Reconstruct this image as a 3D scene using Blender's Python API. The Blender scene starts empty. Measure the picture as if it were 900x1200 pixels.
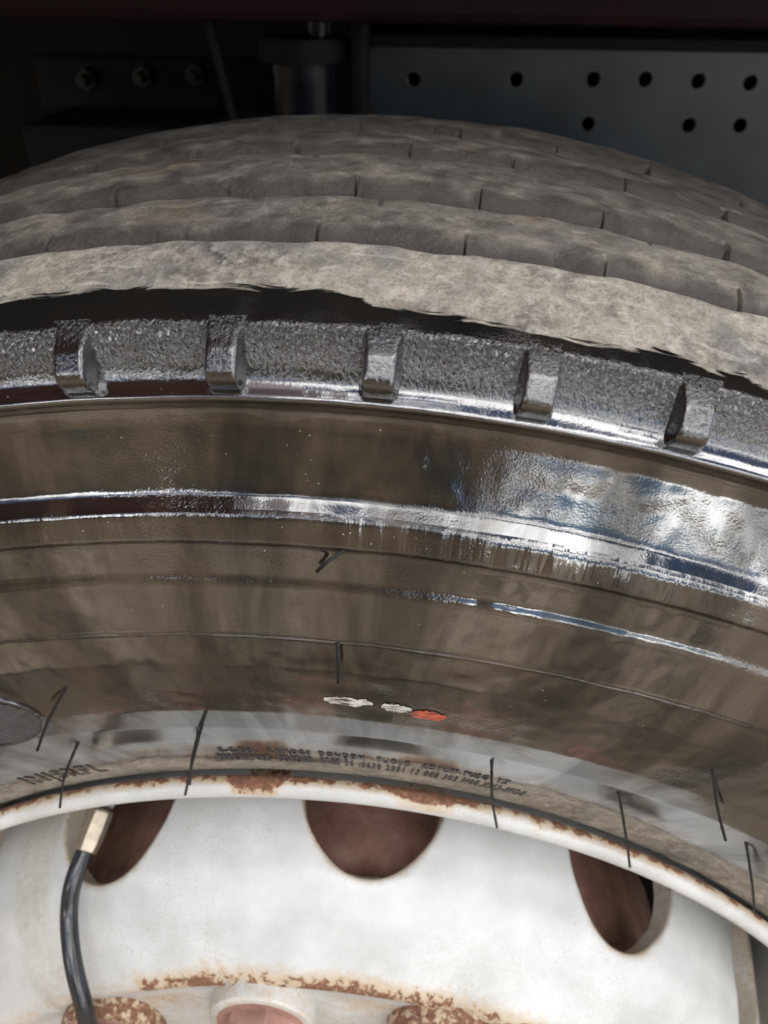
import bpy, bmesh, math, random
import numpy as np
from mathutils import Vector, Matrix, noise

SC = bpy.context.scene
COL = SC.collection
H = 0.52                      # height of the wheel axle above the ground
random.seed(7)
rng = np.random.default_rng(11)
D2R = math.pi / 180

# ------------------------------------------------------------------ camera
cam_data = bpy.data.cameras.new("camera")
cam = bpy.data.objects.new("camera", cam_data)
COL.objects.link(cam)
SC.camera = cam
cam_data.sensor_fit = 'HORIZONTAL'
cam_data.sensor_width = 36.0
cam_data.lens = 952.84 / 900 * 36
right = Vector((0.9963, 0.0861, 0.0073))
fwd = Vector((-0.0666, 0.8186, -0.5705))
up = Vector((-0.0551, 0.5679, 0.8213))
cam.matrix_world = Matrix.Translation((0.0422, -0.3199, 0.5823 + H)) @ Matrix((right, up, -fwd)).transposed().to_4x4()
cam_data.clip_start = 0.005
cam_data.clip_end = 3000
cam_data.dof.use_dof = True
cam_data.dof.focus_distance = 0.25
cam_data.dof.aperture_fstop = 18.0

# ------------------------------------------------------------------ world, sun, exposure
SUN_EL, SUN_AZ = math.radians(62), math.radians(-76)     # azimuth measured from +Y towards +X
world = bpy.data.worlds.new("World")
SC.world = world
world.use_nodes = True
wn = world.node_tree
for n in list(wn.nodes): wn.nodes.remove(n)
wl = wn.links
w_out = wn.nodes.new('ShaderNodeOutputWorld')
w_bg = wn.nodes.new('ShaderNodeBackground'); w_bg.inputs['Strength'].default_value = 0.13
w_sky = wn.nodes.new('ShaderNodeTexSky'); w_sky.sky_type = 'NISHITA'; w_sky.sun_disc = False
w_sky.sun_elevation = SUN_EL; w_sky.sun_rotation = SUN_AZ
w_sky.ozone_density = 4.0; w_sky.dust_density = 0.3; w_sky.altitude = 800
w_tc = wn.nodes.new('ShaderNodeTexCoord')
w_map = wn.nodes.new('ShaderNodeMapping'); w_map.inputs['Scale'].default_value = (1, 1, 1.8)
w_map.inputs['Location'].default_value = (1.3, 0.1, 0.0)
w_noise = wn.nodes.new('ShaderNodeTexNoise'); w_noise.inputs['Scale'].default_value = 2.3
w_noise.inputs['Detail'].default_value = 4; w_noise.inputs['Roughness'].default_value = 0.55
w_ramp = wn.nodes.new('ShaderNodeValToRGB')
w_ramp.color_ramp.elements[0].position = 0.47; w_ramp.color_ramp.elements[1].position = 0.57
w_mix = wn.nodes.new('ShaderNodeMix'); w_mix.data_type = 'RGBA'
w_mix.inputs['B'].default_value = (32.5, 32.0, 31.6, 1)
wl.new(w_tc.outputs['Generated'], w_map.inputs[0]); wl.new(w_map.outputs[0], w_noise.inputs['Vector'])
wl.new(w_noise.outputs['Fac'], w_ramp.inputs[0]); wl.new(w_ramp.outputs[0], w_mix.inputs['Factor'])
wl.new(w_sky.outputs[0], w_mix.inputs['A']); wl.new(w_mix.outputs['Result'], w_bg.inputs['Color'])
wl.new(w_bg.outputs[0], w_out.inputs['Surface'])

sun_d = bpy.data.lights.new("sun", 'SUN'); sun = bpy.data.objects.new("sun", sun_d); COL.objects.link(sun)
sun_d.energy = 4.5; sun_d.angle = math.radians(0.5); sun_d.color = (1, 0.95, 0.88)
sdir = Vector((math.sin(SUN_AZ) * math.cos(SUN_EL), math.cos(SUN_AZ) * math.cos(SUN_EL), math.sin(SUN_EL)))
sun.rotation_euler = sdir.to_track_quat('Z', 'Y').to_euler()

SC.view_settings.view_transform = 'Standard'
SC.view_settings.look = 'None'
SC.view_settings.exposure = 0.80
SC.view_settings.gamma = 1.0
SC.view_settings.use_curve_mapping = False

# ------------------------------------------------------------------ material helper
class Mat:
    def __init__(s, name):
        s.m = bpy.data.materials.new(name); s.m.use_nodes = True
        s.t = s.m.node_tree; s.b = s.t.nodes['Principled BSDF']
        s.tc = s.t.nodes.new('ShaderNodeTexCoord')
    def n(s, kind, **kw):
        nd = s.t.nodes.new(kind)
        for k, v in kw.items():
            if hasattr(nd, k): setattr(nd, k, v)
        return nd
    def put(s, sock, v):
        if hasattr(v, 'is_output') or isinstance(v, bpy.types.NodeSocket): s.t.links.new(v, sock)
        elif isinstance(v, (tuple, list)) and len(v) == 3 and sock.type == 'RGBA': sock.default_value = (*v, 1)
        elif isinstance(v, (int, float)) and sock.type == 'RGBA': sock.default_value = (v, v, v, 1)
        else: sock.default_value = v
    def vec(s, which='Object', scale=(1, 1, 1), rot=(0, 0, 0), loc=(0, 0, 0)):
        mp = s.n('ShaderNodeMapping'); s.t.links.new(s.tc.outputs[which], mp.inputs[0])
        mp.inputs['Scale'].default_value = scale; mp.inputs['Rotation'].default_value = rot; mp.inputs['Location'].default_value = loc
        return mp.outputs[0]
    def noise(s, v, scale, detail=4, rough=0.55, dist=0.0):
        nd = s.n('ShaderNodeTexNoise'); s.t.links.new(v, nd.inputs['Vector'])
        nd.inputs['Scale'].default_value = scale; nd.inputs['Detail'].default_value = detail
        nd.inputs['Roughness'].default_value = rough; nd.inputs['Distortion'].default_value = dist
        return nd.outputs['Fac']
    def voro(s, v, scale, feature='F1', out='Distance'):
        nd = s.n('ShaderNodeTexVoronoi', feature=feature); s.t.links.new(v, nd.inputs['Vector'])
        nd.inputs['Scale'].default_value = scale
        return nd.outputs[out]
    def ramp(s, f, stops):
        nd = s.n('ShaderNodeValToRGB'); s.put(nd.inputs[0], f)
        e = nd.color_ramp.elements
        while len(e) < len(stops): e.new(0.5)
        for i, (p, c) in enumerate(stops):
            e[i].position = p; e[i].color = (c, c, c, 1) if isinstance(c, (int, float)) else (*c, 1)
        return nd.outputs[0]
    def mix(s, f, a, b):
        nd = s.n('ShaderNodeMix'); nd.data_type = 'RGBA'
        s.put(nd.inputs['Factor'], f); s.put(nd.inputs['A'], a); s.put(nd.inputs['B'], b)
        return nd.outputs['Result']
    def math(s, op, a, b=0.0, c=0.0, clamp=False):
        nd = s.n('ShaderNodeMath'); nd.operation = op; nd.use_clamp = clamp
        s.put(nd.inputs[0], a); s.put(nd.inputs[1], b); s.put(nd.inputs[2], c)
        return nd.outputs[0]
    def mrange(s, v, a, b, c=0.0, d=1.0):
        nd = s.n('ShaderNodeMapRange'); s.put(nd.inputs[0], v)
        for i, x in enumerate((a, b, c, d)): s.put(nd.inputs[i + 1], x)
        return nd.outputs[0]
    def attr(s, name):
        nd = s.n('ShaderNodeAttribute'); nd.attribute_name = name
        return nd.outputs['Fac']
    def bump(s, h, strength=1.0, dist=0.001, prev=None):
        nd = s.n('ShaderNodeBump'); s.put(nd.inputs['Height'], h)
        s.put(nd.inputs['Strength'], strength); nd.inputs['Distance'].default_value = dist
        if prev is not None: s.t.links.new(prev, nd.inputs['Normal'])
        return nd.outputs[0]
    def set(s, **kw):
        for k, v in kw.items(): s.put(s.b.inputs[k.replace('_', ' ')], v)
        return s.m

def simple(name, c, rough, metal=0.0, grain=0.3, gscale=60, **kw):
    m = Mat(name); v = m.vec()
    f = m.noise(v, gscale, 5)
    dark = tuple(x * (1 - grain) for x in c); light = tuple(min(1, x * (1 + grain)) for x in c)
    col = m.ramp(f, [(0.3, dark), (0.7, light)])
    m.set(Base_Color=col, Roughness=m.mrange(f, 0.3, 0.7, rough * 0.85, min(1, rough * 1.15)), Metallic=metal,
          Normal=m.bump(f, 0.25, 0.0006), **kw)
    return m.m

# ---- rubber. attributes: rad (radius, m), wet (m past the edge of the wet dressing), UV = arc metres x profile metres
def make_rubber():
    m = Mat('tyre_rubber')
    v = m.vec(); uv = m.vec('UV')
    rad, wetd = m.attr('rad'), m.attr('wet')
    # edge of the dressing, streaked along the circumference
    brush = m.noise(m.vec('UV', (60, 700, 1)), 1.0, 4, 0.6)
    wd = m.math('ADD', wetd, m.math('MULTIPLY', m.math('SUBTRACT', brush, 0.5), 0.0085))
    wet = m.mrange(wd, -0.0003, 0.0003)
    # dry dusty rubber
    n1 = m.noise(v, 48, 8, 0.66, 0.4); n2 = m.noise(v, 250, 7, 0.7, 0.2); n3 = m.noise(v, 14, 4, 0.5)
    n4 = m.noise(m.vec('Object', (1, 1, 1), (0, 0, 0.4)), 900, 3, 0.6)
    dry = m.ramp(n1, [(0.3, (0.085, 0.074, 0.063)), (0.45, (0.18, 0.158, 0.130)), (0.58, (0.27, 0.238, 0.190)), (0.75, (0.40, 0.355, 0.28))])
    dry = m.mix(m.mrange(n2, 0.42, 0.66, 0.0, 0.75), dry, (0.44, 0.405, 0.345))
    dry = m.mix(m.mrange(n4, 0.5, 0.75, 0.0, 0.6), dry, (0.05, 0.045, 0.042))
    rust = m.math('MULTIPLY', m.mrange(m.noise(m.vec('Object', loc=(3, 1, 2)), 38, 5, 0.6), 0.60, 0.72), 0.5)
    dry = m.mix(rust, dry, (0.27, 0.165, 0.085))
    for k_, (sc_, rt_) in enumerate((((26, 420, 1), .35), ((22, 380, 1), -.55), ((30, 520, 1), 1.2))):
        ln = m.noise(m.vec('UV', sc_, (0, 0, rt_), (k_ * 3.3, k_, 0)), 1.0, 2, 0.5, 0.15)
        lm = m.math('MULTIPLY', m.mrange(ln, 0.66, 0.70), m.mrange(m.noise(m.vec('Object', loc=(k_, 2, 1)), 55, 3), 0.45, 0.6, 0, .55))
        dry = m.mix(lm, dry, (0.50, 0.47, 0.41))
    ps = m.mrange(m.noise(m.vec('Object', loc=(7, 4, 1)), 26, 4, 0.6, 1.0), 0.5, 0.66, 0.0, 0.5)
    dry = m.mix(ps, dry, (0.085, 0.085, 0.09))
    # curved scuff scratches
    w = m.n('ShaderNodeTexWave'); m.t.links.new(v, w.inputs['Vector'])
    w.inputs['Scale'].default_value = 22; w.inputs['Distortion'].default_value = 14; w.inputs['Detail'].default_value = 4; w.inputs['Detail Scale'].default_value = 1.2
    scr = m.math('MULTIPLY', m.mrange(w.outputs['Fac'], 0.97, 1.0), m.mrange(n2, 0.45, 0.6))
    dry = m.mix(m.math('MULTIPLY', scr, 0.6), dry, (0.38, 0.36, 0.33))
    # the inner ribs are browner and darker than the scrubbed outer shoulder, groove shade painted in
    shade = m.attr('age_shade')
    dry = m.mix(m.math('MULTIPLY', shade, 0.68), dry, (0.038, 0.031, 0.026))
    # wet dressed rubber
    f1 = m.noise(v, 22, 6, 0.6, 0.4); f2 = m.noise(m.vec('UV', (1, 0.35, 1)), 70, 5, 0.6)
    wcol = m.ramp(f1, [(0.35, (0.006, 0.006, 0.006)), (0.55, (0.012, 0.010, 0.008)), (0.75, (0.026, 0.020, 0.014))])
    dots = m.voro(v, 420)
    sel = m.noise(v, 60, 3)
    speck = m.math('MULTIPLY', m.mrange(dots, 0.10, 0.06), m.mrange(sel, 0.60, 0.66))
    wcol = m.mix(m.math('MULTIPLY', speck, 0.8), wcol, (0.45, 0.43, 0.40))
    film = m.math('MULTIPLY', m.mrange(m.noise(m.vec('UV', (1, 0.6, 1), loc=(.3, .1, 0)), 26, 7, 0.65, 0.6), 0.50, 0.68), m.mrange(rad, 0.4885, 0.480))
    wcol = m.mix(m.math('MULTIPLY', film, 0.8), wcol, (0.060, 0.043, 0.028))
    smear = m.mrange(m.noise(m.vec('UV', (34, 7, 1), (0, 0, .12), (0, .4, 0)), 1.0, 5, 0.62, 0.5), 0.42, 0.58, 0.34, 1.0)
    smear = m.mix(m.mrange(rad, 0.4885, 0.478), 1.0, smear)
    below = m.mrange(rad, 0.4990, 0.4975)          # below the smooth shoulder
    grain_zone = m.math('MULTIPLY', m.mrange(rad, 0.4885, 0.4905), m.mrange(rad, 0.5036, 0.5022))
    col = m.mix(wet, dry, wcol)
    frost = m.mrange(m.noise(m.vec('Object', loc=(0.2, 0, 0)), 17, 5, 0.6), 0.52, 0.66)
    wrough = m.math('ADD', m.mrange(f2, 0.3, 0.7, 0.05, 0.17), m.math('MULTIPLY', speck, 0.3))
    wrough = m.math('ADD', wrough, m.math('MULTIPLY', grain_zone, 0.0))
    rough = m.mix(wet, m.mrange(n2, 0.3, 0.7, 0.46, 0.78), wrough)
    # relief
    leather = m.noise(m.vec("UV", (1, 0.7, 1)), 980, 3, 0.7, 0.4)
    tiny = m.noise(v, 1500, 2, 0.5)
    sv = m.vec('UV', (260, 28, 1), (0, 0, -0.45))
    streak = m.noise(sv, 1.0, 3, 0.5)
    band = m.math('MULTIPLY', m.mrange(rad, 0.4465, 0.4475), m.mrange(rad, 0.4560, 0.4550))
    wl1 = m.math('MULTIPLY', m.mrange(leather, 0.40, 0.72), m.math('MULTIPLY', grain_zone, m.mrange(rad, 0.4920, 0.5005, 0.10, 1.0)))
    frosth = m.math('MULTIPLY', m.math('MULTIPLY', tiny, 0.22), m.mrange(frost, 0, 1, 0.15, 1.0))
    hz = m.math('ADD', wl1, frosth)
    hz = m.math('ADD', hz, m.math('MULTIPLY', m.math('MULTIPLY', streak, band), 1.1))
    hz = m.math('ADD', hz, m.math('MULTIPLY', m.noise(m.vec('UV', (1, 1, 1)), 120, 3, 0.5), 0.10))
    hz = m.math('MULTIPLY', hz, m.mrange(rad, 0.345, 0.385, 0.06, 1.0))
    hdry = m.math('ADD', m.math('MULTIPLY', n2, 2.2), m.math('ADD', m.math('MULTIPLY', n4, 0.5), m.math('MULTIPLY', n1, 1.5)))
    hh = m.mix(wet, hdry, hz)
    coat_ior = m.math('SUBTRACT', m.mrange(rad, 0.352, 0.385, 1.72, 2.15), m.math('MULTIPLY', grain_zone, 0.40))
    m.set(Base_Color=col, Roughness=rough, Normal=m.bump(hh, 1.0, 0.00075),
          Coat_Weight=m.math('MULTIPLY', wet, m.math('MULTIPLY', m.mrange(film, 0, 1, 1.0, 0.5), smear)), Coat_Roughness=m.math('ADD', m.mrange(film, 0, 1, 0.04, 0.2), m.mrange(rad, 0.385, 0.355, 0.0, 0.13)), Coat_IOR=coat_ior, Specular_IOR_Level=m.mrange(wet, 0, 1, 0.42, 0.25))
    m.t.links.new(m.bump(hz, 0.9, 0.0006), m.b.inputs['Coat Normal'])
    return m.m

def make_paint():
    # white wheel paint; attributes: rust (0..1 likelihood), grime
    m = Mat('white_wheel_paint'); v = m.vec()
    rustp, grime = m.attr('rust'), m.attr('grime')
    n1 = m.noise(v, 260, 6, 0.7, 0.4); n2 = m.noise(v, 40, 5, 0.6); n3 = m.noise(v, 900, 4, 0.7)
    base = m.ramp(n2, [(0.3, (0.41, 0.41, 0.395)), (0.7, (0.54, 0.54, 0.525))])
    base = m.mix(m.math('MULTIPLY', m.mrange(n3, 0.56, 0.68), m.mrange(m.noise(v, 18, 3), 0.45, 0.6, 0.05, 0.75)), base, (0.30, 0.24, 0.16))
    base = m.mix(m.math('MULTIPLY', m.mrange(n1, 0.35, 0.75), grime), base, (0.33, 0.28, 0.19))
    stain = m.mrange(m.math('ADD', rustp, m.math('MULTIPLY', m.math('SUBTRACT', n1, 0.5), 0.8)), 0.14, 0.50)
    base = m.mix(m.math('MULTIPLY', stain, 0.7), base, (0.42, 0.28, 0.13))
    hard = m.mrange(m.math('ADD', rustp, m.math('MULTIPLY', m.math('SUBTRACT', n1, 0.5), 1.5)), 0.52, 0.60)
    rc = m.ramp(m.noise(v, 500, 5, 0.7), [(0.35, (0.095, 0.042, 0.025)), (0.55, (0.19, 0.085, 0.048)), (0.7, (0.32, 0.18, 0.10))])
    col = m.mix(hard, base, rc)
    rough = m.mix(hard, m.mrange(n2, 0.3, 0.7, 0.30, 0.45), 0.85)
    h = m.math('ADD', m.math('MULTIPLY', hard, m.math('ADD', n1, -0.8)), m.math('MULTIPLY', n2, 0.3))
    m.set(Base_Color=col, Roughness=rough, Normal=m.bump(h, 0.5, 0.0008))
    return m.m

def make_brown_rust():
    m = Mat('brown_rust'); v = m.vec()
    n1 = m.noise(v, 55, 7, 0.6); n2 = m.noise(v, 400, 5, 0.7)
    c = m.ramp(n1, [(0.3, (0.20, 0.10, 0.075)), (0.55, (0.34, 0.19, 0.145)), (0.75, (0.46, 0.29, 0.23))])
    m.set(Base_Color=m.mix(m.mrange(n2, 0.5, 0.8, 0, 0.5), c, (0.13, 0.07, 0.06)), Roughness=0.85, Normal=m.bump(n2, 0.6, 0.0008))
    return m.m

RUBBER, PAINT, RUST = make_rubber(), make_paint(), make_brown_rust()
GLOSS_BLACK = simple('wet_black_rubber', (0.022, 0.021, 0.021), 0.16, grain=0.5, gscale=400, Coat_Weight=0.6)
HOSE = simple('black_hose_rubber', (0.014, 0.015, 0.017), 0.22, grain=0.3, gscale=200)
BRASS = simple('dull_brass', (0.34, 0.29, 0.22), 0.38, 0.75, 0.25, 220)
REFLECTED_TEXT = simple('reflected_text_tone', (0.045, 0.045, 0.048), 0.45, gscale=500)
HAIR = simple('black_hair_rubber', (0.010, 0.010, 0.010), 0.5, gscale=500, Specular_IOR_Level=0.25)
HATCH = simple('satin_emblem_rubber', (0.075, 0.07, 0.068), 0.42, gscale=400)
STEEL = simple('blue_grey_rail_paint', (0.021, 0.027, 0.031), 0.36, 0.25, 0.25, 25)
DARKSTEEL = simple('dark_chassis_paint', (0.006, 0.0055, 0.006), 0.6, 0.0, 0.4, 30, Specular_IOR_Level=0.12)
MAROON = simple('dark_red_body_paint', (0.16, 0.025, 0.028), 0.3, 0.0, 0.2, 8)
MAROON_SHADED = simple('shaded_dark_red_paint', (0.011, 0.004, 0.0045), 0.6, 0.0, 0.4, 20, Specular_IOR_Level=0.12)  # body red with the underbody shade put into its colour
CHROME = simple('polished_rod', (0.02, 0.022, 0.025), 0.3, 1.0, 0.1, 40)
GREYFACE = simple('grey_hub_paint', (0.46, 0.47, 0.46), 0.5, 0.0, 0.15, 50)

# ------------------------------------------------------------------ object helpers
def tag(o, label=None, cat=None, group=None, kind=None):
    if label: o['label'] = label
    if cat: o['category'] = cat
    if group: o['group'] = group
    if kind: o['kind'] = kind
    return o
def empty(name, loc=(0, 0, 0)):
    o = bpy.data.objects.new(name, None); COL.objects.link(o); o.location = loc; o.empty_display_size = 0.05
    return o
def wloc(o):
    p = Vector(o.location); q = o.parent
    while q: p = p + Vector(q.location); q = q.parent
    return p
def link(name, me, mat, parent=None, smooth=True):
    if mat is not None:
        me.materials.clear(); me.materials.append(mat)
    if smooth:
        me.polygons.foreach_set('use_smooth', [True] * len(me.polygons))
    o = bpy.data.objects.new(name, me); COL.objects.link(o)
    if parent:
        o.parent = parent; o.location = -wloc(parent)
    return o
def mesh(name, verts, faces):
    me = bpy.data.meshes.new(name); me.from_pydata([tuple(map(float, v)) for v in verts], [], faces); me.update()
    return me
def from_bm(name, bm, mat, parent=None, smooth=False):
    me = bpy.data.meshes.new(name); bm.normal_update(); bm.to_mesh(me); bm.free()
    return link(name, me, mat, parent, smooth)
def P(theta_deg, r, y):
    t = theta_deg * D2R
    return Vector((r * math.sin(t), y, H + r * math.cos(t)))
def box(bm, c, s, bevel=0.0, rot=None):
    g = bmesh.ops.create_cube(bm, size=1.0)
    M = Matrix.Translation(c) @ (rot.to_4x4() if rot else Matrix()) @ Matrix.Diagonal((*s, 1))
    bmesh.ops.transform(bm, matrix=M, verts=g['verts'])
    if bevel:
        ed = list({e for v in g['verts'] for e in v.link_edges})
        bmesh.ops.bevel(bm, geom=ed, offset=bevel, segments=2, profile=0.6, affect='EDGES')
def tube(name, pts, rad, mat, parent=None, seg=10, sub=6, cap=True, flare=None):
    pts = [Vector(p) for p in pts]
    path = []
    if len(pts) > 2:
        ext = [2 * pts[0] - pts[1]] + pts + [2 * pts[-1] - pts[-2]]
        for i in range(1, len(ext) - 2):
            a, b, c, d = ext[i - 1:i + 3]
            for k in range(sub):
                t = k / sub
                path.append(0.5 * ((2 * b) + (-a + c) * t + (2 * a - 5 * b + 4 * c - d) * t * t + (-a + 3 * b - 3 * c + d) * t ** 3))
        path.append(pts[-1])
    else: path = pts
    V, F = [], []
    n = len(path); ref = None
    for i, p in enumerate(path):
        tg = (path[min(i + 1, n - 1)] - path[max(i - 1, 0)]).normalized()
        if ref is None: ref = tg.orthogonal().normalized()
        ref = (ref - tg * ref.dot(tg)).normalized(); bi = tg.cross(ref)
        rr = rad * (flare(i / (n - 1)) if flare else 1)
        for k in range(seg):
            a = 2 * math.pi * k / seg
            V.append(p + ref * math.cos(a) * rr + bi * math.sin(a) * rr)
    for i in range(n - 1):
        for k in range(seg):
            F.append((i * seg + k, i * seg + (k + 1) % seg, (i + 1) * seg + (k + 1) % seg, (i + 1) * seg + k))
    if cap:
        F.append(tuple(range(seg))[::-1]); F.append(tuple(range((n - 1) * seg, n * seg)))
    me = mesh(name, V, F)
    return link(name, me, mat, parent)

def smooth_profile(pts, step=0.0006, sig=0.0007):
    p = np.array(pts, float)
    seg = np.hypot(*np.diff(p, axis=0).T); s = np.concatenate([[0], np.cumsum(seg)])
    n = int(s[-1] / step) + 2; t = np.linspace(0, s[-1], n)
    q = np.stack([np.interp(t, s, p[:, 0]), np.interp(t, s, p[:, 1])], 1)
    if sig:
        dt = t[1] - t[0]; k = int(3 * sig / dt) + 1; x = np.arange(-k, k + 1) * dt
        g = np.exp(-x ** 2 / 2 / sig ** 2); g /= g.sum()
        qp = np.pad(q, ((k, k), (0, 0)), 'edge')
        for a in range(2):
            lead = q[0, a] + (q[1, a] - q[0, a]) * np.arange(-k, 0); qp[:k, a] = lead
            qp[-k:, a] = q[-1, a] + (q[-1, a] - q[-2, a]) * np.arange(1, k + 1)
            q[:, a] = np.convolve(qp[:, a], g, 'valid')
    return q
def thetas(lo=-42, hi=50, fine=0.15, coarse=2.0):
    f = np.arange(lo, hi, fine); c = np.arange(hi, 360 + lo, coarse)
    return np.concatenate([f, c])
def grid_mesh(name, R, Y, T, closed=True, attrs=None, flip=False):
    """R, Y: arrays (nT, nP); T degrees (nT)."""
    nT, nP = R.shape; t = T[:, None] * D2R
    V = np.stack([R * np.sin(t), Y, H + R * np.cos(t)], -1).reshape(-1, 3)
    me = bpy.data.meshes.new(name)
    i = np.arange(nT if closed else nT - 1); j = np.arange(nP - 1)
    I, J = np.meshgrid(i, j, indexing='ij'); I2 = (I + 1) % nT
    F = np.stack([I * nP + J, I2 * nP + J, I2 * nP + J + 1, I * nP + J + 1], -1).reshape(-1, 4)
    if flip: F = F[:, ::-1]
    me.vertices.add(len(V)); me.vertices.foreach_set('co', V.ravel().astype(np.float32))
    me.loops.add(F.size); me.loops.foreach_set('vertex_index', F.ravel().astype(np.int32))
    me.polygons.add(len(F)); me.polygons.foreach_set('loop_start', np.arange(0, F.size, 4, dtype=np.int32))
    me.update(calc_edges=True)
    # UV: metres along the circumference, metres down the profile
    s = np.concatenate([np.zeros((nT, 1)), np.cumsum(np.hypot(np.diff(R, axis=1), np.diff(Y, axis=1)), 1)], 1)
    U = np.repeat((T * D2R * 0.45)[:, None], nP, 1)
    Uq = U.ravel()[F]
    if closed:
        last = (I == nT - 1).ravel(); wrap = Uq[:, 1].copy(); Uq[last, 1] += 2 * math.pi * 0.45; Uq[last, 2] += 2 * math.pi * 0.45
        if flip: Uq[last, 1], Uq[last, 2] = Uq[last, 1], Uq[last, 2]
    uvl = me.uv_layers.new(name='UVMap')
    uvl.data.foreach_set('uv', np.stack([Uq, s.ravel()[F]], -1).ravel().astype(np.float32))
    for k, a in (attrs or {}).items():
        at = me.attributes.new(k, 'FLOAT', 'POINT'); at.data.foreach_set('value', np.broadcast_to(a, R.shape).ravel().astype(np.float32))
    return me
def vnoise(T, scale, seed, amp):
    return np.array([noise.noise(Vector((math.cos(t * D2R) * scale, math.sin(t * D2R) * scale, seed))) for t in T]) * amp

# ------------------------------------------------------------------ setting: ground
def build_ground():
    m = Mat('sunlit_brown_earth'); v = m.vec()
    n1 = m.noise(v, 2.2, 6, 0.6); n2 = m.noise(v, 9, 8, 0.65); n3 = m.voro(v, 30)
    c = m.ramp(n1, [(0.40, (0.055, 0.044, 0.034)), (0.60, (0.27, 0.215, 0.155))])
    c = m.mix(m.mrange(n2, 0.4, 0.7, 0, 0.7), c, (0.13, 0.10, 0.07))
    c = m.mix(m.mrange(n3, 0.25, 0.1, 0, 0.5), c, (0.40, 0.37, 0.31))
    mat = m.set(Base_Color=c, Roughness=0.95, Normal=m.bump(n2, 0.8, 0.03))
    N = 60; V, F = [], []
    xs = [math.copysign(abs(i / (N / 2) - 1) ** 3 * 1500, i - N / 2) for i in range(N + 1)]
    for x in xs:
        for y in xs:
            V.append((x, y, 0.012 * noise.noise(Vector((x * 0.8, y * 0.8, 0)))))
    for i in range(N):
        for j in range(N):
            a = i * (N + 1) + j; F.append((a, a + N + 1, a + N + 2, a + 1))
    o = link('ground', mesh('ground', V, F), mat)
    tag(o, 'brown earth ground below the truck wheel', kind='structure')
build_ground()
def build_bank():
    # unseen steep bank added opposite the truck for brown and dark reflections
    m = Mat('reflected_bank_surface'); v = m.vec()
    n1 = m.noise(v, 1.3, 7, 0.65); n2 = m.noise(v, 7, 6, 0.6)
    c = m.ramp(n1, [(0.35, (0.045, 0.040, 0.022)), (0.5, (0.12, 0.085, 0.05)), (0.65, (0.25, 0.18, 0.115))])
    sx = m.n('ShaderNodeSeparateXYZ'); m.t.links.new(v, sx.inputs[0])
    hz_ = m.math('ADD', sx.outputs['Z'], m.math('MULTIPLY', m.math('SUBTRACT', n1, .5), 3.0))
    c = m.mix(m.mrange(hz_, 1.6, 2.6), c, m.ramp(n2, [(0.35, (0.016, 0.014, 0.009)), (0.7, (0.055, 0.048, 0.028))]))  # dark upper part added to darken the sidewall reflections
    mat = m.set(Base_Color=c, Roughness=0.95, Normal=m.bump(n2, 1.0, 0.1))
    NX, NY = 90, 16; V, F = [], []
    for i in range(NX + 1):
        u = i / NX; az = math.radians(-105 + 118 * u)          # bearing from -Y, towards +X
        fall = max(0.0, min(1.0, (1 - u) * 12)) * (0.75 + 0.25 * math.sin(u * 9))
        for j in range(NY + 1):
            t = j / NY; d = 4.2 + 5 * t
            h = 6.6 * fall * (3 * t * t - 2 * t ** 3) * (1 + .15 * noise.noise(Vector((u * 14, t * 2, 1))))
            d += .25 * noise.noise(Vector((u * 30, t * 5, 4)))
            V.append((math.sin(az) * d, -math.cos(az) * d, h - .02))
    for i in range(NX):
        for j in range(NY):
            a = i * (NY + 1) + j; F.append((a, a + 1, a + NY + 2, a + NY + 1))
    tag(link('reflected_bank', mesh('reflected_bank', V, F), mat), 'unseen brown bank added opposite the truck for sidewall reflections', kind='structure')
build_bank()

# ------------------------------------------------------------------ the wheel
wheel = empty('wheel_assembly', (0, 0, 0))
tag(wheel, 'truck wheel with worn ribbed tyre, glossy wet sidewall and rusty white rim', 'wheel')

PITCH = 360 / 77.0
T_ALL = thetas()

# edge of the tyre dressing: (theta, y) on the outer shoulder
WET = np.array([(-42, -.114), (-20, -.112), (-12, -.1145), (-9.2, -.1133), (-7.8, -.1112), (-5, -.1125), (-2.4, -.1122), (-.3, -.1120), (1.4, -.1128), (2.0, -.1134), (2.6, -.1174),
                (4.1, -.1169), (6.6, -.1187), (7.9, -.1192), (9.2, -.1194), (10.2, -.1191), (11.2, -.1160), (11.8, -.1172), (12.6, -.1196), (13.6, -.118), (14.4, -.120), (20, -.1185), (30, -.116), (50, -.117), (180, -.115), (318, -.114)])
def wet_edge(T): return np.interp(T, WET[:, 0], WET[:, 1])

BASE = [(.5030, -.0885), (.5120, -.0900), (.5143, -.0916), (.5140, -.094), (.5095, -.108), (.5029, -.1245), (.4985, -.1268), (.4920, -.1291), (.4896, -.1302), (.4880, -.1320), (.4870, -.1338), (.4863, -.1346), (.4855, -.1342),
        (.4835, -.1316), (.4810, -.1302), (.4770, -.1307), (.4680, -.1339), (.4600, -.1370), (.4586, -.1377), (.4553, -.1416), (.4542, -.1424), (.4468, -.1445), (.4460, -.1433), (.4448, -.1432), (.4356, -.1449), (.4344, -.1457), (.4328, -.1463),
        (.4158, -.1481), (.4145, -.1469), (.40, -.1455), (.385, -.1415), (.37, -.137), (.355, -.1315), (.34, -.1245), (.325, -.1172), (.31, -.1105), (.303, -.1073), (.2985, -.1053), (.2950, -.1015), (.290, -.097)]
prof = smooth_profile(BASE, 0.0007, 0.0006)

def rib_edge_wave(T, phase, amp):
    x = (T - phase) / PITCH
    return amp * (0.7 * np.sin(2 * np.pi * x) + 0.5 * np.sin(4 * np.pi * x + 1.0) + 0.35 * np.sin(1.37 * np.pi * x + phase))

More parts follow.
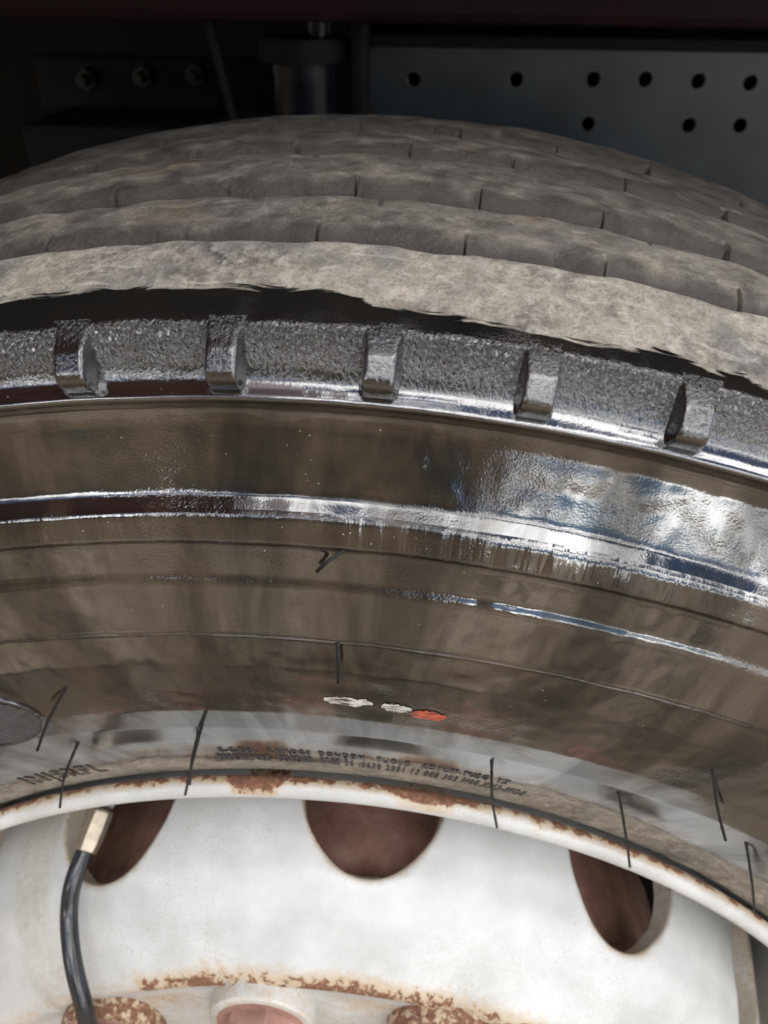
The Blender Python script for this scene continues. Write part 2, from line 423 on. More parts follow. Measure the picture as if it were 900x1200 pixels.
def build_sidewall():
    T = T_ALL; nT = len(T); nP = len(prof)
    R = np.repeat(prof[None, :, 0], nT, 0); Y = np.repeat(prof[None, :, 1], nT, 0)
    # waviness of the groove edge, fading out down the shoulder
    wgt = np.clip((Y + 0.105) / 0.012, 0, 1)
    Y = Y + wgt * rib_edge_wave(T, 0.5, 0.0013)[:, None]
    # gentle unevenness of the moulded rubber
    un = np.array([[noise.noise(Vector((t * 0.35, r * 60, 3.1))) for r in prof[:, 0]] for t in T[::4]])
    un = np.repeat(un, 4, 0)[:nT] if False else np.stack([np.interp(np.arange(nT), np.arange(0, nT, 4), un[:, k]) for k in range(nP)], 1)
    un2 = np.array([[noise.noise(Vector((t * 1.6, r * 150, 9.1))) for r in prof[:, 0]] for t in T[::2]])
    un2 = np.stack([np.interp(np.arange(nT), np.arange(0, nT, 2), un2[:, k]) for k in range(nP)], 1)
    low = np.clip((0.5 - R) / 0.01, 0, 1) * np.clip((R - .36) / .03, 0.03, 1)
    Y = Y + un * 0.00045 * low + un2 * 0.00018 * low
    R = R + (un * 0.0006 + un2 * 0.0003) * np.clip((R - .49) / .01, 0, 1)
    wet = wet_edge(T)[:, None] - Y
    age_shade = np.zeros_like(R)
    me = grid_mesh('tyre', R, Y, T, True, {'rad': np.repeat(prof[None, :, 0], nT, 0), 'wet': wet, 'age_shade': age_shade}, flip=True)
    return link('tyre', me, RUBBER, wheel)
tyre = build_sidewall()

CR_Y = np.array([-.14, -.091, -.045, .009, .055, .095, .12]); CR_R = np.array([.509, .5139, .5187, .5204, .5200, .5195, .512])
def crown(y): return np.interp(y, CR_Y, CR_R)

def build_rib(ya, yb, sipes, phase, age_shade, amp=0.0012):
    """tread rib between ya (near) and yb (far); sipes: list of (phase, side, depth along y, halfwidth deg, faint)"""
    cols = [T_ALL]
    ev = []
    for ph, side, ln, hw, dep in sipes:
        for k in range(-10, 12):
            th = ph + k * PITCH + 0.12 * math.sin(k * 3.7 + ya * 90)
            if -41 < th < 49:
                ev.append((th, side, ln * (1 + 0.28 * math.sin(k * 2.3 + ph)), hw * (1 + .25 * math.sin(k * 5.1)), dep))
                cols.append(np.array([th - hw * 1.5, th - hw * .62, th - hw * .55, th, th + hw * .55, th + hw * .62, th + hw * 1.5]))
    T = np.unique(np.round(np.concatenate(cols), 4))
    w = yb - ya
    core = [(0, -0.013), (0, -0.0065), (0.0003, -0.0042), (0.0010, -0.0026), (0.0022, -0.0014), (0.0040, -0.0005), (0.0062, 0)]
    mid = np.linspace(0.0078, w - 0.0078, 24)
    prof_ = core + [(x, 0.0) for x in mid] + [(w - a, b) for a, b in core[::-1]]
    px = np.array([a for a, b in prof_]); pz = np.array([b for a, b in prof_])
    nT, nP = len(T), len(px)
    frac = px / w
    Y = ya + px[None, :] + (1 - frac)[None, :] * rib_edge_wave(T, phase, amp)[:, None] + frac[None, :] * rib_edge_wave(T, phase + 1.7, amp)[:, None]
    R = crown(Y) + pz[None, :] - 0.0016 * np.abs(2 * px / w - 1)[None, :] ** 2.5
    # chipped, scuffed edges
    chip = np.array([[noise.noise(Vector((t * 3.0, y * 300, phase + 2))) for y in (ya + px)] for t in T[::2]])
    chip = np.stack([np.interp(T, T[::2], chip[:, k]) for k in range(nP)], 1)
    R -= np.clip(chip - .25, 0, 1) * 0.0022 * (np.clip(1 - px / .010, 0, 1) + .25)[None, :]
    u = np.array([[noise.noise(Vector((t * 0.5, y * 90, phase))) for y in (ya + px)] for t in T[::3]])
    u = np.stack([np.interp(T, T[::3], u[:, k]) for k in range(nP)], 1)
    R += u * 0.0007
    slit = np.zeros_like(R)
    for th, side, ln, hw, dep in ev:
        m_t = (np.abs(T - th) <= hw * 0.58)
        dist = px if side == 0 else (w - px)
        m_p = (dist <= ln)
        R[np.ix_(m_t, m_p)] -= dep; slit[np.ix_(m_t, m_p)] = 1
    blot = np.array([[noise.noise(Vector((t * 0.9, y * 110, phase + 4))) + .6 * noise.noise(Vector((t * 2.6, y * 260, phase + 8))) for y in (ya + px)] for t in T[::3]])
    blot = np.stack([np.interp(T, T[::3], blot[:, k]) for k in range(nP)], 1)
    ag = age_shade + 0.30 + 1.0 * (np.clip(1 - px / 0.0095, 0, 1) ** 1.2)[None, :] + 0.35 * np.clip(1 - (w - px) / 0.006, 0, 1)[None, :] + vnoise(T, 6, phase, .25)[:, None] + blot * 0.6  # rib tone and blotches, plus groove shade painted along both edges
    me = grid_mesh('tread_rib', R, Y, T, True, {'rad': R, 'wet': np.full_like(R, -0.05), 'age_shade': np.maximum(np.clip(ag + .22, 0, 1.4), slit * 1.47)}, flip=True)  # slits painted dark to deepen their shade
    # near side first -> outward normal
    for p in (): pass
    return link('tread_rib', me, RUBBER, tyre)
S = 0.085
build_rib(-.0825, -.0480, [(.37, 0, .0075, S * 1.1, .006), (2.18, 1, .0085, S * 1.6, .004)], 1.2, 0.30, 0.0017)
build_rib(-.0400, +.0060, [(.92, 0, .007, S * 1.2, .006), (3.70, 1, .0085, S * 1.6, .004)], 2.9, 0.42, 0.0017)
build_rib(+.0145, +.0530, [(2.5, 0, .008, S * 1.3, .006), (.2, 1, .008, S * 1.7, .004)], 4.1, 0.58)
build_rib(+.0610, +.0970, [(.02, 0, .007, S * 1.2, .005)], 5.3, 0.62)
# tread base under the grooves, with the far sidewall
bp = smooth_profile([(.500, -.094), (.5035, -.088), (.5075, -.06), (.509, 0), (.5085, .05), (.5075, .093), (.509, .1), (.500, .112), (.47, .125), (.43, .135), (.38, .13), (.32, .11), (.295, .098)], 0.004, 0.001)
Tb = thetas(fine=0.8)
Rb = np.repeat(bp[None, :, 0], len(Tb), 0); Yb = np.repeat(bp[None, :, 1], len(Tb), 0)
link('tread_base', grid_mesh('tread_base', Rb, Yb, Tb, True, {'rad': Rb, 'wet': np.full_like(Rb, -.05), 'age_shade': np.full_like(Rb, .9)}, flip=True), RUBBER, tyre)

# shoulder lugs: raised blocks between shoulder and ledge
def build_lug(theta, k):
    lugp = smooth_profile([(.5040, -.1222), (.5024, -.1262), (.4993, -.1316), (.4942, -.1352), (.4922, -.1356), (.4908, -.1350), (.4890, -.1336), (.4878, -.1326)], 0.0005, 0.0005)
    basep = smooth_profile([(.5040, -.1216), (.5022, -.1243), (.4983, -.1260), (.4918, -.1283), (.4892, -.1296), (.4874, -.1322)], 0.0005, 0.0005)
    n = len(lugp); s0 = np.linspace(0, 1, len(basep)); s1 = np.linspace(0, 1, n)
    bs = np.stack([np.interp(s1, s0, basep[:, a]) for a in range(2)], 1)
    hw = 0.53 * (1 + 0.06 * math.sin(k * 3.1))
    us = np.array([-1.35, -1.2, -1.1, -1.02, -.96, -.9, -.8, -.6, -.3, 0, .3, .6, .8, .9, .96, 1.02, 1.1, 1.2, 1.35])
    hgt = np.clip((1.25 - np.abs(us)) / 0.45, 0, 1); hgt = hgt * hgt * (3 - 2 * hgt)
    T = theta + us * hw
    hh = hgt[:, None] * np.ones((1, n))
    R = bs[None, :, 0] * (1 - hh) + lugp[None, :, 0] * hh
    Y = bs[None, :, 1] * (1 - hh) + lugp[None, :, 1] * hh
    radv = np.repeat(np.interp(np.arange(n), [0, n * .2, n * .45, n], [.4995, .4950, .4915, .4900])[None, :], len(us), 0)
    me = grid_mesh('shoulder_lug', R, Y, T, False, {'rad': radv, 'wet': np.full_like(R, .02), 'age_shade': np.zeros_like(R)}, flip=True)
    return link('shoulder_lug', me, RUBBER, tyre)
for k in range(-7, 10):
    build_lug(-1.72 + k * PITCH, k)

# vent hairs (thin rubber whiskers)
HAIRS = [((-11.28, .3898, -.1425), (-14.9, .3625, -.1445)), ((2.21, .4462, -.1425), (1.25, .4402, -.1465)), ((2.05, .4157, -.1470), (2.15, .4005, -.1498)),
         ((-14.8, .3466, -.1277), (-21.0, .305, -.1225)), ((-5.0, .3716, -.1375), (-9.9, .307, -.1240)), ((-6.6, .350, -.1290), (-9.1, .3141, -.1245)),
         ((10.8, .352, -.1300), (13.9, .302, -.1212)), ((18.6, .352, -.1300), (25.1, .3025, -.1212)), ((20.2, .3901, -.1430), (24.9, .3563, -.1395)), ((28.1, .3486, -.1285), (36.2, .311, -.1225))]
def surf_y(r): 
    o = np.argsort(prof[:, 0]); 
    m = prof[:, 0] < .5
    q = prof[m]; o = np.argsort(q[:, 0]); return float(np.interp(r, q[o, 0], q[o, 1]))
for i, (a, b) in enumerate(HAIRS):
    pa = P(a[0], a[1], surf_y(a[1]) + 0.0006); pb = P(*b)
    mid = (pa + pb) / 2 + Vector((random.uniform(-.0012, .0012), -0.0016, 0.0007))
    tube('vent_hair', [pa, mid, pb], 0.00055, HAIR, tyre, 8, 8, flare=lambda t: 1.25 if t < .08 else (1 + .12 * math.sin(t * 40)))

# reflected rim stamping modelled as text near the bead; raised emblem patch
def bent_text(body, size, theta0, r0, name, mat, direction=1, depth=0.00025, xscale=1.0):
    cu = bpy.data.curves.new(name, 'FONT'); cu.body = body; cu.size = size; cu.extrude = depth; cu.align_x = 'LEFT'; cu.resolution_u = 2; cu.offset = size * 0.012; cu.space_character = 1.22
    tmp = bpy.data.objects.new(name, cu); COL.objects.link(tmp)
    bpy.context.view_layer.update()
    me = bpy.data.meshes.new_from_object(tmp.evaluated_get(bpy.context.evaluated_depsgraph_get()))
    bpy.data.objects.remove(tmp)
    bm = bmesh.new(); bm.from_mesh(me)
    bmesh.ops.subdivide_edges(bm, edges=[e for e in bm.edges if e.calc_length() > size * .5], cuts=2)
    for v in bm.verts:
        x, yv, z = v.co
        th = theta0 + x * xscale / 0.34 / D2R * direction
        # walk up the sidewall profile by yv
        r = r0 + yv * 0.9
        v.co = P(th, r, surf_y(r) - 0.0002 - z)
    bm.to_mesh(me); bm.free()
    return link(name, me, mat, tyre, False)
bent_text("808OND088  8D8DS0  8788 36 :8638 2881 13 888 303 H08.XM3-MO8", 0.0120, -7.4, .3128, 'reflected_text', REFLECTED_TEXT, xscale=0.31)
bent_text("C-C-DO.   2 DADG0  DONDOM   TUOLO   ROTOM-TUBO  TZ", 0.0090, -6.8, .3235, 'reflected_text', REFLECTED_TEXT, xscale=0.40)
bent_text("IMJSRFL", 0.0150, -24.4, .3085, 'reflected_text', GLOSS_BLACK, xscale=0.72)

def painted_glint(t0, t1, r0, hgt, mat, seed):  # reflected white and orange glints painted as strips on the sidewall
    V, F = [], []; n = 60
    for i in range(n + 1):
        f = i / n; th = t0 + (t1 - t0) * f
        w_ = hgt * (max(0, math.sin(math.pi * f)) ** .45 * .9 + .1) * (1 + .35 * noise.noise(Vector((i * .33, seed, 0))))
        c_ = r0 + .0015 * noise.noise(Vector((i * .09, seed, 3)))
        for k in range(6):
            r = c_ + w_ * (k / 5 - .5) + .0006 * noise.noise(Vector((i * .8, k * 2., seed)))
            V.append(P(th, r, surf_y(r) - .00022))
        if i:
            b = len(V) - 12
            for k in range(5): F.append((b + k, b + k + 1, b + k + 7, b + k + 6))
    return link('painted_glint_strip', mesh('painted_glint_strip', V, F), mat, tyre)
def painted_glint_mat(name, c):
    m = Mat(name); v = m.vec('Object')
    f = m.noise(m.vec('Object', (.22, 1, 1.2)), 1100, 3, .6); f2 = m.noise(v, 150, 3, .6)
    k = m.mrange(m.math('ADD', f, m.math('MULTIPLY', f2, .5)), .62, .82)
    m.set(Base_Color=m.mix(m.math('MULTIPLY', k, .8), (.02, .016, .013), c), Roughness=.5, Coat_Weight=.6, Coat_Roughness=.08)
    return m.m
CW, CO = painted_glint_mat('white_painted_glint', (.75, .75, .72)), painted_glint_mat('orange_red_painted_glint', (.75, .11, .03))
painted_glint(1.3, 3.7, .3828, .0055, CW, 1.0); painted_glint(4.1, 5.6, .3820, .0052, CW, 7.0); painted_glint(5.55, 7.3, .3800, .0060, CO, 4.0)

def emblem():
    cth, cr = -19.2, .3745; ax, ay = 0.031, 0.0205
    def em(u, v): 
        r = cr + v; th = cth + u / cr / D2R
        return th, r
    ring = []
    for k in range(49):
        a = 2 * math.pi * k / 48; th, r = em(ax * math.cos(a), ay * math.sin(a)); ring.append(P(th, r, surf_y(r) - 0.0003))
    b = tube('emblem_border', ring, 0.0009, GLOSS_BLACK, tyre, 8, 3)
    V, F = [], []
    x = -ax
    while x < ax:
        x += 0.0017; hgt = ay * math.sqrt(max(0, 1 - (x / ax) ** 2)) * .95
        if hgt < .002: continue
        n = 14
        for k in range(n):
            vv = -hgt + 2 * hgt * k / (n - 1)
            for du, dz in ((-.0006, 0.0004), (-.0004, -0.0007), (.0001, -0.0007), (.0003, 0.0004)):
                th, r = em(x + du - vv * 0.45, vv); V.append(P(th, r, surf_y(r) + dz))
            if k:
                c = len(V) - 8
                for q in range(3): F.append((c + q, c + q + 1, c + q + 5, c + q + 4))
    o = link('emblem_hatching', mesh('emblem_hatching', V, F), HATCH, tyre, False); o['kind'] = 'stuff'
emblem()

# ------------------------------------------------------------------ rim
def rim():
    cx, cy, rr = .2945, -.1109, .0045
    arc = [(cx + rr * math.cos(a), cy + rr * math.sin(a)) for a in [x * D2R for x in range(110, -200, -15)]]
    arc = [(cx + rr * math.cos(a * D2R), cy - rr * math.sin(a * D2R)) for a in range(-50, 211, 15)]
    pts = arc + [(.2860, -.106), (.2830, -.098), (.2805, -.088), (.2785, -.072), (.275, -.052), (.270, -.035), (.2655, -.01), (.265, .04), (.272, .07)]
    p = smooth_profile(pts, 0.0009, 0.0005)
    T = T_ALL; nT = len(T)
    R = np.repeat(p[None, :, 0], nT, 0); Y = np.repeat(p[None, :, 1], nT, 0)
    ang = np.degrees(np.arctan2(-(p[:, 1] - cy), p[:, 0] - cx))      # 0 = outward in r, 90 = towards viewer
    top = np.clip((52 - ang) / 55, 0, 1)[None, :] * (np.hypot(p[:, 0] - cx, p[:, 1] - cy) < .0075)[None, :]
    lvl = 0.62 + vnoise(T, 14, 2.0, .35) + vnoise(T, 45, 5.0, .25)
    lvl = lvl[:, None] + 0.02
    rust = top * lvl
    def patch(a, b, s=.35): return (1 / (1 + np.exp(-(T - a) / s)) * 1 / (1 + np.exp((T - b) / s)))[:, None]
    face = np.clip((100 - ang) / 25, 0, 1)[None, :]
    rust = rust + patch(-7.2, -3.2, .12) * face * 0.55 + patch(6.2, 10.8, .25) * face * .42 + patch(17.3, 18.3) * .3 * face
    rust = np.clip(rust, 0, 1)
    grime = np.where(p[:, 1] > -.100, .45, .12)[None, :] + 0 * R
    me = grid_mesh('rim', R, Y, T, True, {'rust': rust, 'grime': grime}, flip=True)
    return link('rim', me, PAINT, wheel)
rim()

HSTEP = 30.0
HOLES = [(-25.6 + HSTEP * k) for k in range(12)]
DISC = [(.263, .012), (.2635, -.010), (.2625, -.030), (.259, -.055), (.255, -.080), (.2505, -.100), (.244, -.1165), (.233, -.130), (.221, -.1395), (.213, -.1450), (.2075, -.1478), (.2045, -.1488), (.2022, -.1475), (.198, -.1458), (.193, -.1452)]
def wheel_disc():
    # steel disc as a revolved sheet with real hand holes cut by polar grid remapping around each hole
    p = smooth_profile(DISC, 0.0010, 0.0012)
    s = np.concatenate([[0], np.cumsum(np.hypot(*np.diff(p, axis=0).T))])
    def at(sv): return np.interp(sv, s, p[:, 0]), np.interp(sv, s, p[:, 1])
    s_hole = float(np.interp(.2425, p[::-1, 0], s[::-1]))    # centre of the hand hole
    s_hole = float(s[np.argmin(np.abs(p[:, 1] + .0830))])
    half = HSTEP / 2
    bm = bmesh.new(); rust_l, grime_l = [], []
    SMAX = s[-1]; NB = 96
    def pt(th, sv, inn=0.0):
        r, y = at(sv)
        r2, y2 = at(min(sv + .001, SMAX)); r1, y1 = at(max(sv - .001, 0))
        n = Vector((-(y2 - y1), (r2 - r1))).normalized()      # outward normal in (r, y)
        return P(th, r + n.x * inn, y + n.y * inn)
    hs, hu = 0.0365, 0.0342      # half sizes of the hole along the profile / circumference (m)
    r_c = at(s_hole)[0]
    V, F, ru, gr = [], [], [], []
    for hole in HOLES:
        near = -60 < ((hole + 180) % 360 - 180) < 90
        nb = NB if near else 32; rings = 22 if near else 5
        base = len(V)
        for i in range(nb):
            a = 2 * math.pi * i / nb
            # rounded teardrop hole: narrower towards the bolt face
            ca, sa = math.cos(a), math.sin(a)
            wx = hu * ca * (1 - 0.16 * sa) ; wy = hs * sa
            # outer boundary: cell rectangle half deg x [0, SMAX]
            bx = half * D2R * r_c; 
            up_, dn = s_hole, SMAX - s_hole
            tx = bx / abs(ca) if abs(ca) > 1e-6 else 1e9
            ty = (dn if sa > 0 else up_) / abs(sa) if abs(sa) > 1e-6 else 1e9
            tt = min(tx, ty)
            ox, oy = ca * tt, sa * tt
            for k in range(rings):
                f = k / (rings - 1); f = f ** 1.25
                x = wx * (1 - f) + ox * f; yv = wy * (1 - f) + oy * f
                sv = min(max(s_hole + yv, 0), SMAX)
                # hole lip rolled slightly inward
                lip = -0.0012 * max(0, 1 - k / 2.0) ** 2
                th = hole + x / r_c / D2R
                V.append(pt(th, sv, lip))
                wob = 0.20 * noise.noise(Vector((th * .12, 5, 0))) + 0.10 * noise.noise(Vector((th * .6, sv * 60, 0)))
                edge = SMAX - 0.0115
                up2 = 0.0
                d = abs(sv - edge) 
                band_ = max(0, 1 - d / 0.0140) if sv < edge else max(0, 1 - d / 0.007)
                side = 1.0 if -24 < th < 30 else 0.45
                rr_ = min(1, band_ * 1.5) * (0.60 + wob) * side
                rr_ += 0.42 * max(0, 1 - k / 2.5)
                ru.append(rr_); gr.append(0.05 + (0.55 if th < -34 else 0.0) + 0.45 * max(0, noise.noise(Vector((th * .09, sv * 22, 7.7)))))
            # wall of the sheet (thickness 11 mm)
            for dd in (.0025, .011):
                V.append(pt(hole + wx / r_c / D2R, s_hole + wy, -dd)); ru.append(.30); gr.append(.6)
        st = rings + 2
        for i in range(nb):
            a0 = base + i * st; a1 = base + ((i + 1) % nb) * st
            for k in range(rings - 1):
                F.append((a0 + k, a0 + k + 1, a1 + k + 1, a1 + k))
            F.append((a1, a1 + rings, a0 + rings, a0)); F.append((a1 + rings, a1 + rings + 1, a0 + rings + 1, a0 + rings))
    me = mesh('wheel_disc', V, F)
    for nme, arr in (('rust', ru), ('grime', gr)):
        at_ = me.attributes.new(nme, 'FLOAT', 'POINT'); at_.data.foreach_set('value', np.array(arr, np.float32))
    bm = bmesh.new(); bm.from_mesh(me); bmesh.ops.remove_doubles(bm, verts=bm.verts, dist=0.00005)
    bm.to_mesh(me); bm.free()
    o = link('wheel_disc', me, PAINT, wheel)
    # corners of the polar cells leave no gap: add the flat bolt face and the back of the sheet
    Tc = thetas(fine=1.0, coarse=4)
    q = smooth_profile([(.1935, -.1453), (.188, -.1450), (.10, -.1450), (.06, -.1450)], 0.003, 0)
    Rq = np.repeat(q[None, :, 0], len(Tc), 0); Yq = np.repeat(q[None, :, 1], len(Tc), 0)
    rustq = 0.10 + 0.25 * np.abs(np.sin(Tc * .21))[:, None] * np.clip((Rq - .175) / .01, 0, 1)
    link('bolt_face', grid_mesh('bolt_face', Rq, Yq, Tc, True, {'rust': rustq, 'grime': .55 + 0 * Rq}, flip=True), PAINT, wheel)
wheel_disc()

def lug_nut(theta, rusty):
    c = P(theta, .1810, -.1450)
    e = empty('lug_nut', c); e.parent = wheel
    def ring(name, prof_, mat, sides=40, rust=0.0, phase=0):
        V, F = [], []; np_ = len(prof_)
        for i in range(sides):
            a = 2 * math.pi * i / sides + phase
            for r, yy in prof_: V.append((c.x + r * math.cos(a), c.y - yy, c.z + r * math.sin(a)))
        for i in range(sides):
            for k in range(np_ - 1):
                F.append((i * np_ + k, ((i + 1) % sides) * np_ + k, ((i + 1) % sides) * np_ + k + 1, i * np_ + k + 1))
        V.append((c.x, c.y - prof_[-1][1], c.z)); 
        for i in range(sides): F.append((i * np_ + np_ - 1, ((i + 1) % sides) * np_ + np_ - 1, len(V) - 1))
        me = mesh(name, V, [f[::-1] for f in F])
        for nme, val in (('rust', rust), ('grime', .5)):
            at_ = me.attributes.new(nme, 'FLOAT', 'POINT'); at_.data.foreach_set('value', np.full(len(V), val, np.float32))
        o = bpy.data.objects.new(name, me); me.materials.append(mat); COL.objects.link(o)
        o.parent = e; o.location = -c
        me.polygons.foreach_set('use_smooth', [True] * len(me.polygons))
        me.set_sharp_from_angle(angle=math.radians(35))
        return o
    ring('washer', [(.0245, -.001), (.0248, .006), (.0243, .0085), (.0232, .0095), (.0205, .0097)], PAINT, 48, 0.62 if rusty else 0.22)
    ring('washer_face', [(.0206, .0090), (.0206, .0099), (.019, .0100)], RUST, 48)
    ring('nut', [(.0172, .009), (.0175, .022), (.0160, .025), (.011, .0255)], RUST, 6, phase=.3)
    ring('stud', [(.0105, .025), (.0105, .036), (.0095, .037)], RUST, 24)
for th, ru in ((-34, True), (-8, False), (18, True), (44, True), (-60, True)):
    lug_nut(th, ru)

# ------------------------------------------------------------------ brake drum behind the hand holes
drum = empty('brake_drum', (0, 0.02, 0)); tag(drum, 'rust brown brake drum seen through the wheel hand holes', 'brake drum')
q = smooth_profile([(.05, -.0905), (.185, -.0900), (.198, -.088), (.203, -.082), (.204, -.05), (.206, .0), (.206, .03), (.212, .034), (.212, .10), (.19, .11), (.05, .11)], 0.003, 0.0015)
Td = thetas(fine=1.0, coarse=3)
link('drum_shell', grid_mesh('drum_shell', np.repeat(q[None, ::-1, 0], len(Td), 0), np.repeat(q[None, ::-1, 1], len(Td), 0), Td, True), RUST, drum)

q2 = smooth_profile([(.200, -.012), (.250, -.010), (.262, -.006)], 0.004, 0)  # dark ring added to give the gap around the drum its shade
link('shade_ring', grid_mesh('shade_ring', np.repeat(q2[None, ::-1, 0], len(Td), 0), np.repeat(q2[None, ::-1, 1], len(Td), 0), Td, True), DARKSTEEL, drum)

# ------------------------------------------------------------------ inflation hose with brass fitting
hose = empty('air_hose', P(-32, .22, -.10)); tag(hose, 'black rubber air hose with pale brass fitting hanging out of left hand hole', 'hose')
h0 = P(-31.5, .2440, -.098)
HP = [P(-24.6, .2655, -.1085), P(-26.0, .2593, -.124), P(-27.3, .2495, -.134), P(-27.1, .2385, -.149), P(-27.2, .2240, -.160), P(-29.0, .203, -.1665), P(-31, .16, -.172), P(-31, .10, -.178)]
tube('hose_pipe', HP, 0.0040, HOSE, hose, 16, 8)
def fitting():
    a, b = Vector(HP[0]), Vector(HP[1]); d = (a - b).normalized()
    V, F = [], []; x = d.orthogonal().normalized(); yv = d.cross(x)
    pr = [(-.006, .0052, 16), (-.0055, .0056, 6), (.0, .0062, 6), (.012, .0062, 6), (.0135, .0054, 6)]
    n = 6
    for t, r, _ in pr:
        for k in range(n):
            an = 2 * math.pi * k / n + .35; V.append(a + d * t + x * math.cos(an) * r + yv * math.sin(an) * r)
    for i in range(len(pr) - 1):
        for k in range(n): F.append((i * n + k, i * n + (k + 1) % n, (i + 1) * n + (k + 1) % n, (i + 1) * n + k))
    F.append(tuple(range(n))[::-1]); F.append(tuple(range((len(pr) - 1) * n, len(pr) * n)))
    o = link('brass_fitting', mesh('brass_fitting', V, F), BRASS, hose, False)
    bv = o.modifiers.new('bevel', 'BEVEL'); bv.width = .0006; bv.segments = 2
    tube('valve_stem', [a + d * .015, a + d * .045 + Vector((0, .012, 0))], .0050, simple('grey_stem', (.2, .2, .19), .5), hose, 16)
fitting()

# ------------------------------------------------------------------ chassis behind the tyre
def frame_rail():
    e = empty('frame_rail', (0.6, .36, .0)); tag(e, 'blue grey steel frame rail punched with round holes behind the tyre', 'frame rail')
    cu = bpy.data.curves.new('web', 'CURVE'); cu.dimensions = '2D'; cu.fill_mode = 'BOTH'; cu.extrude = .004; cu.bevel_depth = .0006; cu.bevel_resolution = 1
    def poly(pts, cyc=True):
        s = cu.splines.new('POLY'); s.points.add(len(pts) - 1)
        for i, (x, z) in enumerate(pts): s.points[i].co = (x, z, 0, 1)
        s.use_cyclic_u = cyc
    poly([(-.031, .25), (2.2, .25), (2.2, .5237), (-.031, .5237)])
    px2 = [(.0068, .5029), (.0812, .5042), (.1361, .5052), (.1728, .5058), (.2101, .5054), (.2464, .5049), (.1368, .4759), (.2098, .4764), (.2463, .4771)]
    for row, z in ((0, .505), (1, .477)):
        for k in range(1, 30): px2.append((.2464 + .0367 * k, z))
    for x, z in px2:
        poly([(x + .0052 * math.cos(a * math.pi / 12), z + .0052 * math.sin(a * math.pi / 12)) for a in range(24)])
    tmp = bpy.data.objects.new('web', cu); COL.objects.link(tmp); bpy.context.view_layer.update()
    me = bpy.data.meshes.new_from_object(tmp.evaluated_get(bpy.context.evaluated_depsgraph_get())); bpy.data.objects.remove(tmp)
    me.transform(Matrix.Translation((0, .354, H)) @ Matrix.Rotation(math.pi / 2, 4, 'X'))
    link('rail_web', me, STEEL, e, False)
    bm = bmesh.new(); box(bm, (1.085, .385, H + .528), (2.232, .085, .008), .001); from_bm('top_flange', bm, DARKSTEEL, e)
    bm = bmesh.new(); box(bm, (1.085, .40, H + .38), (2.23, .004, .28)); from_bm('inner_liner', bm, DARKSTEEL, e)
frame_rail()

def body():
    e = empty('truck', (0, 1.2, 0)); tag(e, 'dark red truck body overhead shading the wheel, its sill above the rail', 'truck body')
    bm = bmesh.new(); box(bm, (.2, .30, H + .585), (5.2, .05, .085), .006); from_bm('sill_beam', bm, MAROON_SHADED, e)
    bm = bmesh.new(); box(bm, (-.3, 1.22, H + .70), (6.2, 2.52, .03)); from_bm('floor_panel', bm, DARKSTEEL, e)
    bm = bmesh.new(); box(bm, (-1.63, -.19, H + 1.15), (3.06, .40, .80), .012); from_bm('side_panel', bm, MAROON, e)
    bm = bmesh.new(); box(bm, (1.40, .05, H + 1.18), (2.8, .04, .86), .01); from_bm('side_panel', bm, MAROON, e)
    bm = bmesh.new(); box(bm, (-.3, 1.30, H + 1.6), (6.2, 2.40, .05)); from_bm('roof_panel', bm, MAROON, e)
    bm = bmesh.new(); box(bm, (-.3, 2.5, H + .1), (6.2, .05, 1.15)); from_bm('far_skirt', bm, DARKSTEEL, e)
body()

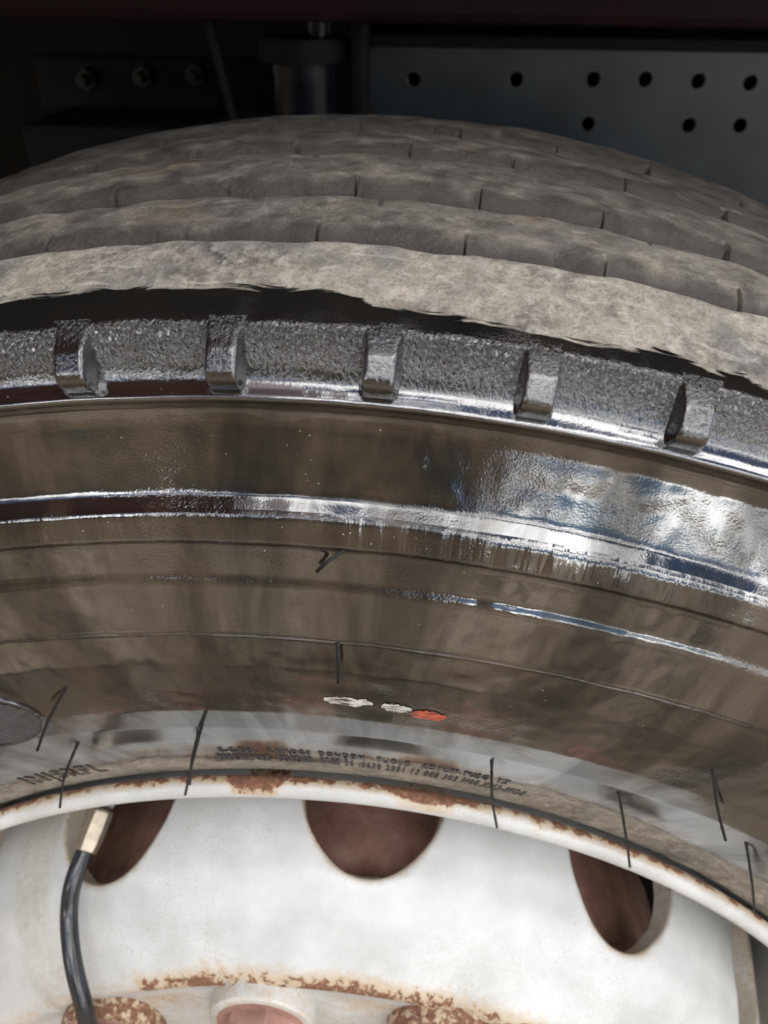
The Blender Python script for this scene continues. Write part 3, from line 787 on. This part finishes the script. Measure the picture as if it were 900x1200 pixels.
def under_parts():
    # dark axle bracket with bolts on the left
    e = empty('spring_bracket', (-.3, .34, .5)); tag(e, 'dark steel spring bracket with shiny bolts behind tyre at left', 'bracket')
    bm = bmesh.new(); box(bm, (-.45, .95, H + .45), (1.5, .02, .50), .004); from_bm('dark_backdrop', bm, DARKSTEEL, e)  # dark sheet added far back to stand for the unlit void
    bm = bmesh.new(); box(bm, (-.215, .36, H + .455), (.14, .09, .035), .006); from_bm('spring_block', bm, DARKSTEEL, e)
    bm = bmesh.new(); box(bm, (-.20, .418, H + .488), (.22, .014, .040), .004); from_bm('bolt_plate', bm, DARKSTEEL, e)
    bm = bmesh.new(); box(bm, (-.30, .34, H + .558), (.40, .05, .012), .003); from_bm('ledge', bm, DARKSTEEL, e)
    for x, z in ((-.262, .492), (-.215, .495), (-.172, .497), (-.11, .487)):
        bm = bmesh.new()
        bmesh.ops.create_cone(bm, cap_ends=True, segments=6, radius1=.009, radius2=.0082, depth=.012, matrix=Matrix.Translation((x, .404, H + z)) @ Matrix.Rotation(math.pi / 2, 4, 'X'))
        bmesh.ops.create_cone(bm, cap_ends=True, segments=16, radius1=.0048, radius2=.0042, depth=.022, matrix=Matrix.Translation((x, .397, H + z)) @ Matrix.Rotation(math.pi / 2, 4, 'X'))
        from_bm('bolt', bm, CHROME, e)
    bm = bmesh.new(); box(bm, (-.235, .38, H + .405), (.09, .05, .06), .006); from_bm('red_pad', bm, MAROON_SHADED, e)
    # shock absorber
    e = empty('shock_absorber', (-.07, .33, .5)); tag(e, 'dark cylindrical shock absorber with bluish glints behind the tyre', 'shock absorber')
    def cyl(name, r, z0, z1, mat, x=-.072):
        bm = bmesh.new(); bmesh.ops.create_cone(bm, cap_ends=True, segments=48, radius1=r, radius2=r, depth=z1 - z0, matrix=Matrix.Translation((x, .34, H + (z0 + z1) / 2)))
        ed = [ed for ed in bm.edges if ed.calc_face_angle(0) > 1]
        bmesh.ops.bevel(bm, geom=ed, offset=.002, segments=2, affect='EDGES'); o = from_bm(name, bm, mat, e, True); o.data.set_sharp_from_angle(angle=math.radians(40))
    BL = simple('glossy_blue_black', (0.004, 0.005, 0.009), .3, 0.0, Specular_IOR_Level=.2)
    cyl('body', .026, .36, .470, BL); cyl('collar', .030, .470, .477, DARKSTEEL); cyl('sleeve', .024, .477, .515, BL); cyl('top_mount', .033, .515, .530, DARKSTEEL); cyl('bolt_head', .008, .530, .542, CHROME, -.060)
    e = empty('side_strut', (-.02, .34, .5)); tag(e, 'thin dark strut standing beside the shock absorber', 'strut')
    bm = bmesh.new(); box(bm, (-.030, .33, H + .49), (.012, .02, .26), .004); from_bm('bar', bm, DARKSTEEL, e)
    c = tube('brake_cable', [(-.150, .33, H + .60), (-.1435, .33, H + .565), (-.139, .33, H + .545), (-.130, .33, H + .50), (-.122, .33, H + .455), (-.118, .34, H + .38)], .0034, simple('cable_sheath', (.012, .011, .011), .7, Specular_IOR_Level=.1), None, 10)
    tag(c, 'thin grey brake cable hanging in the dark behind the tyre', 'cable')
under_parts()
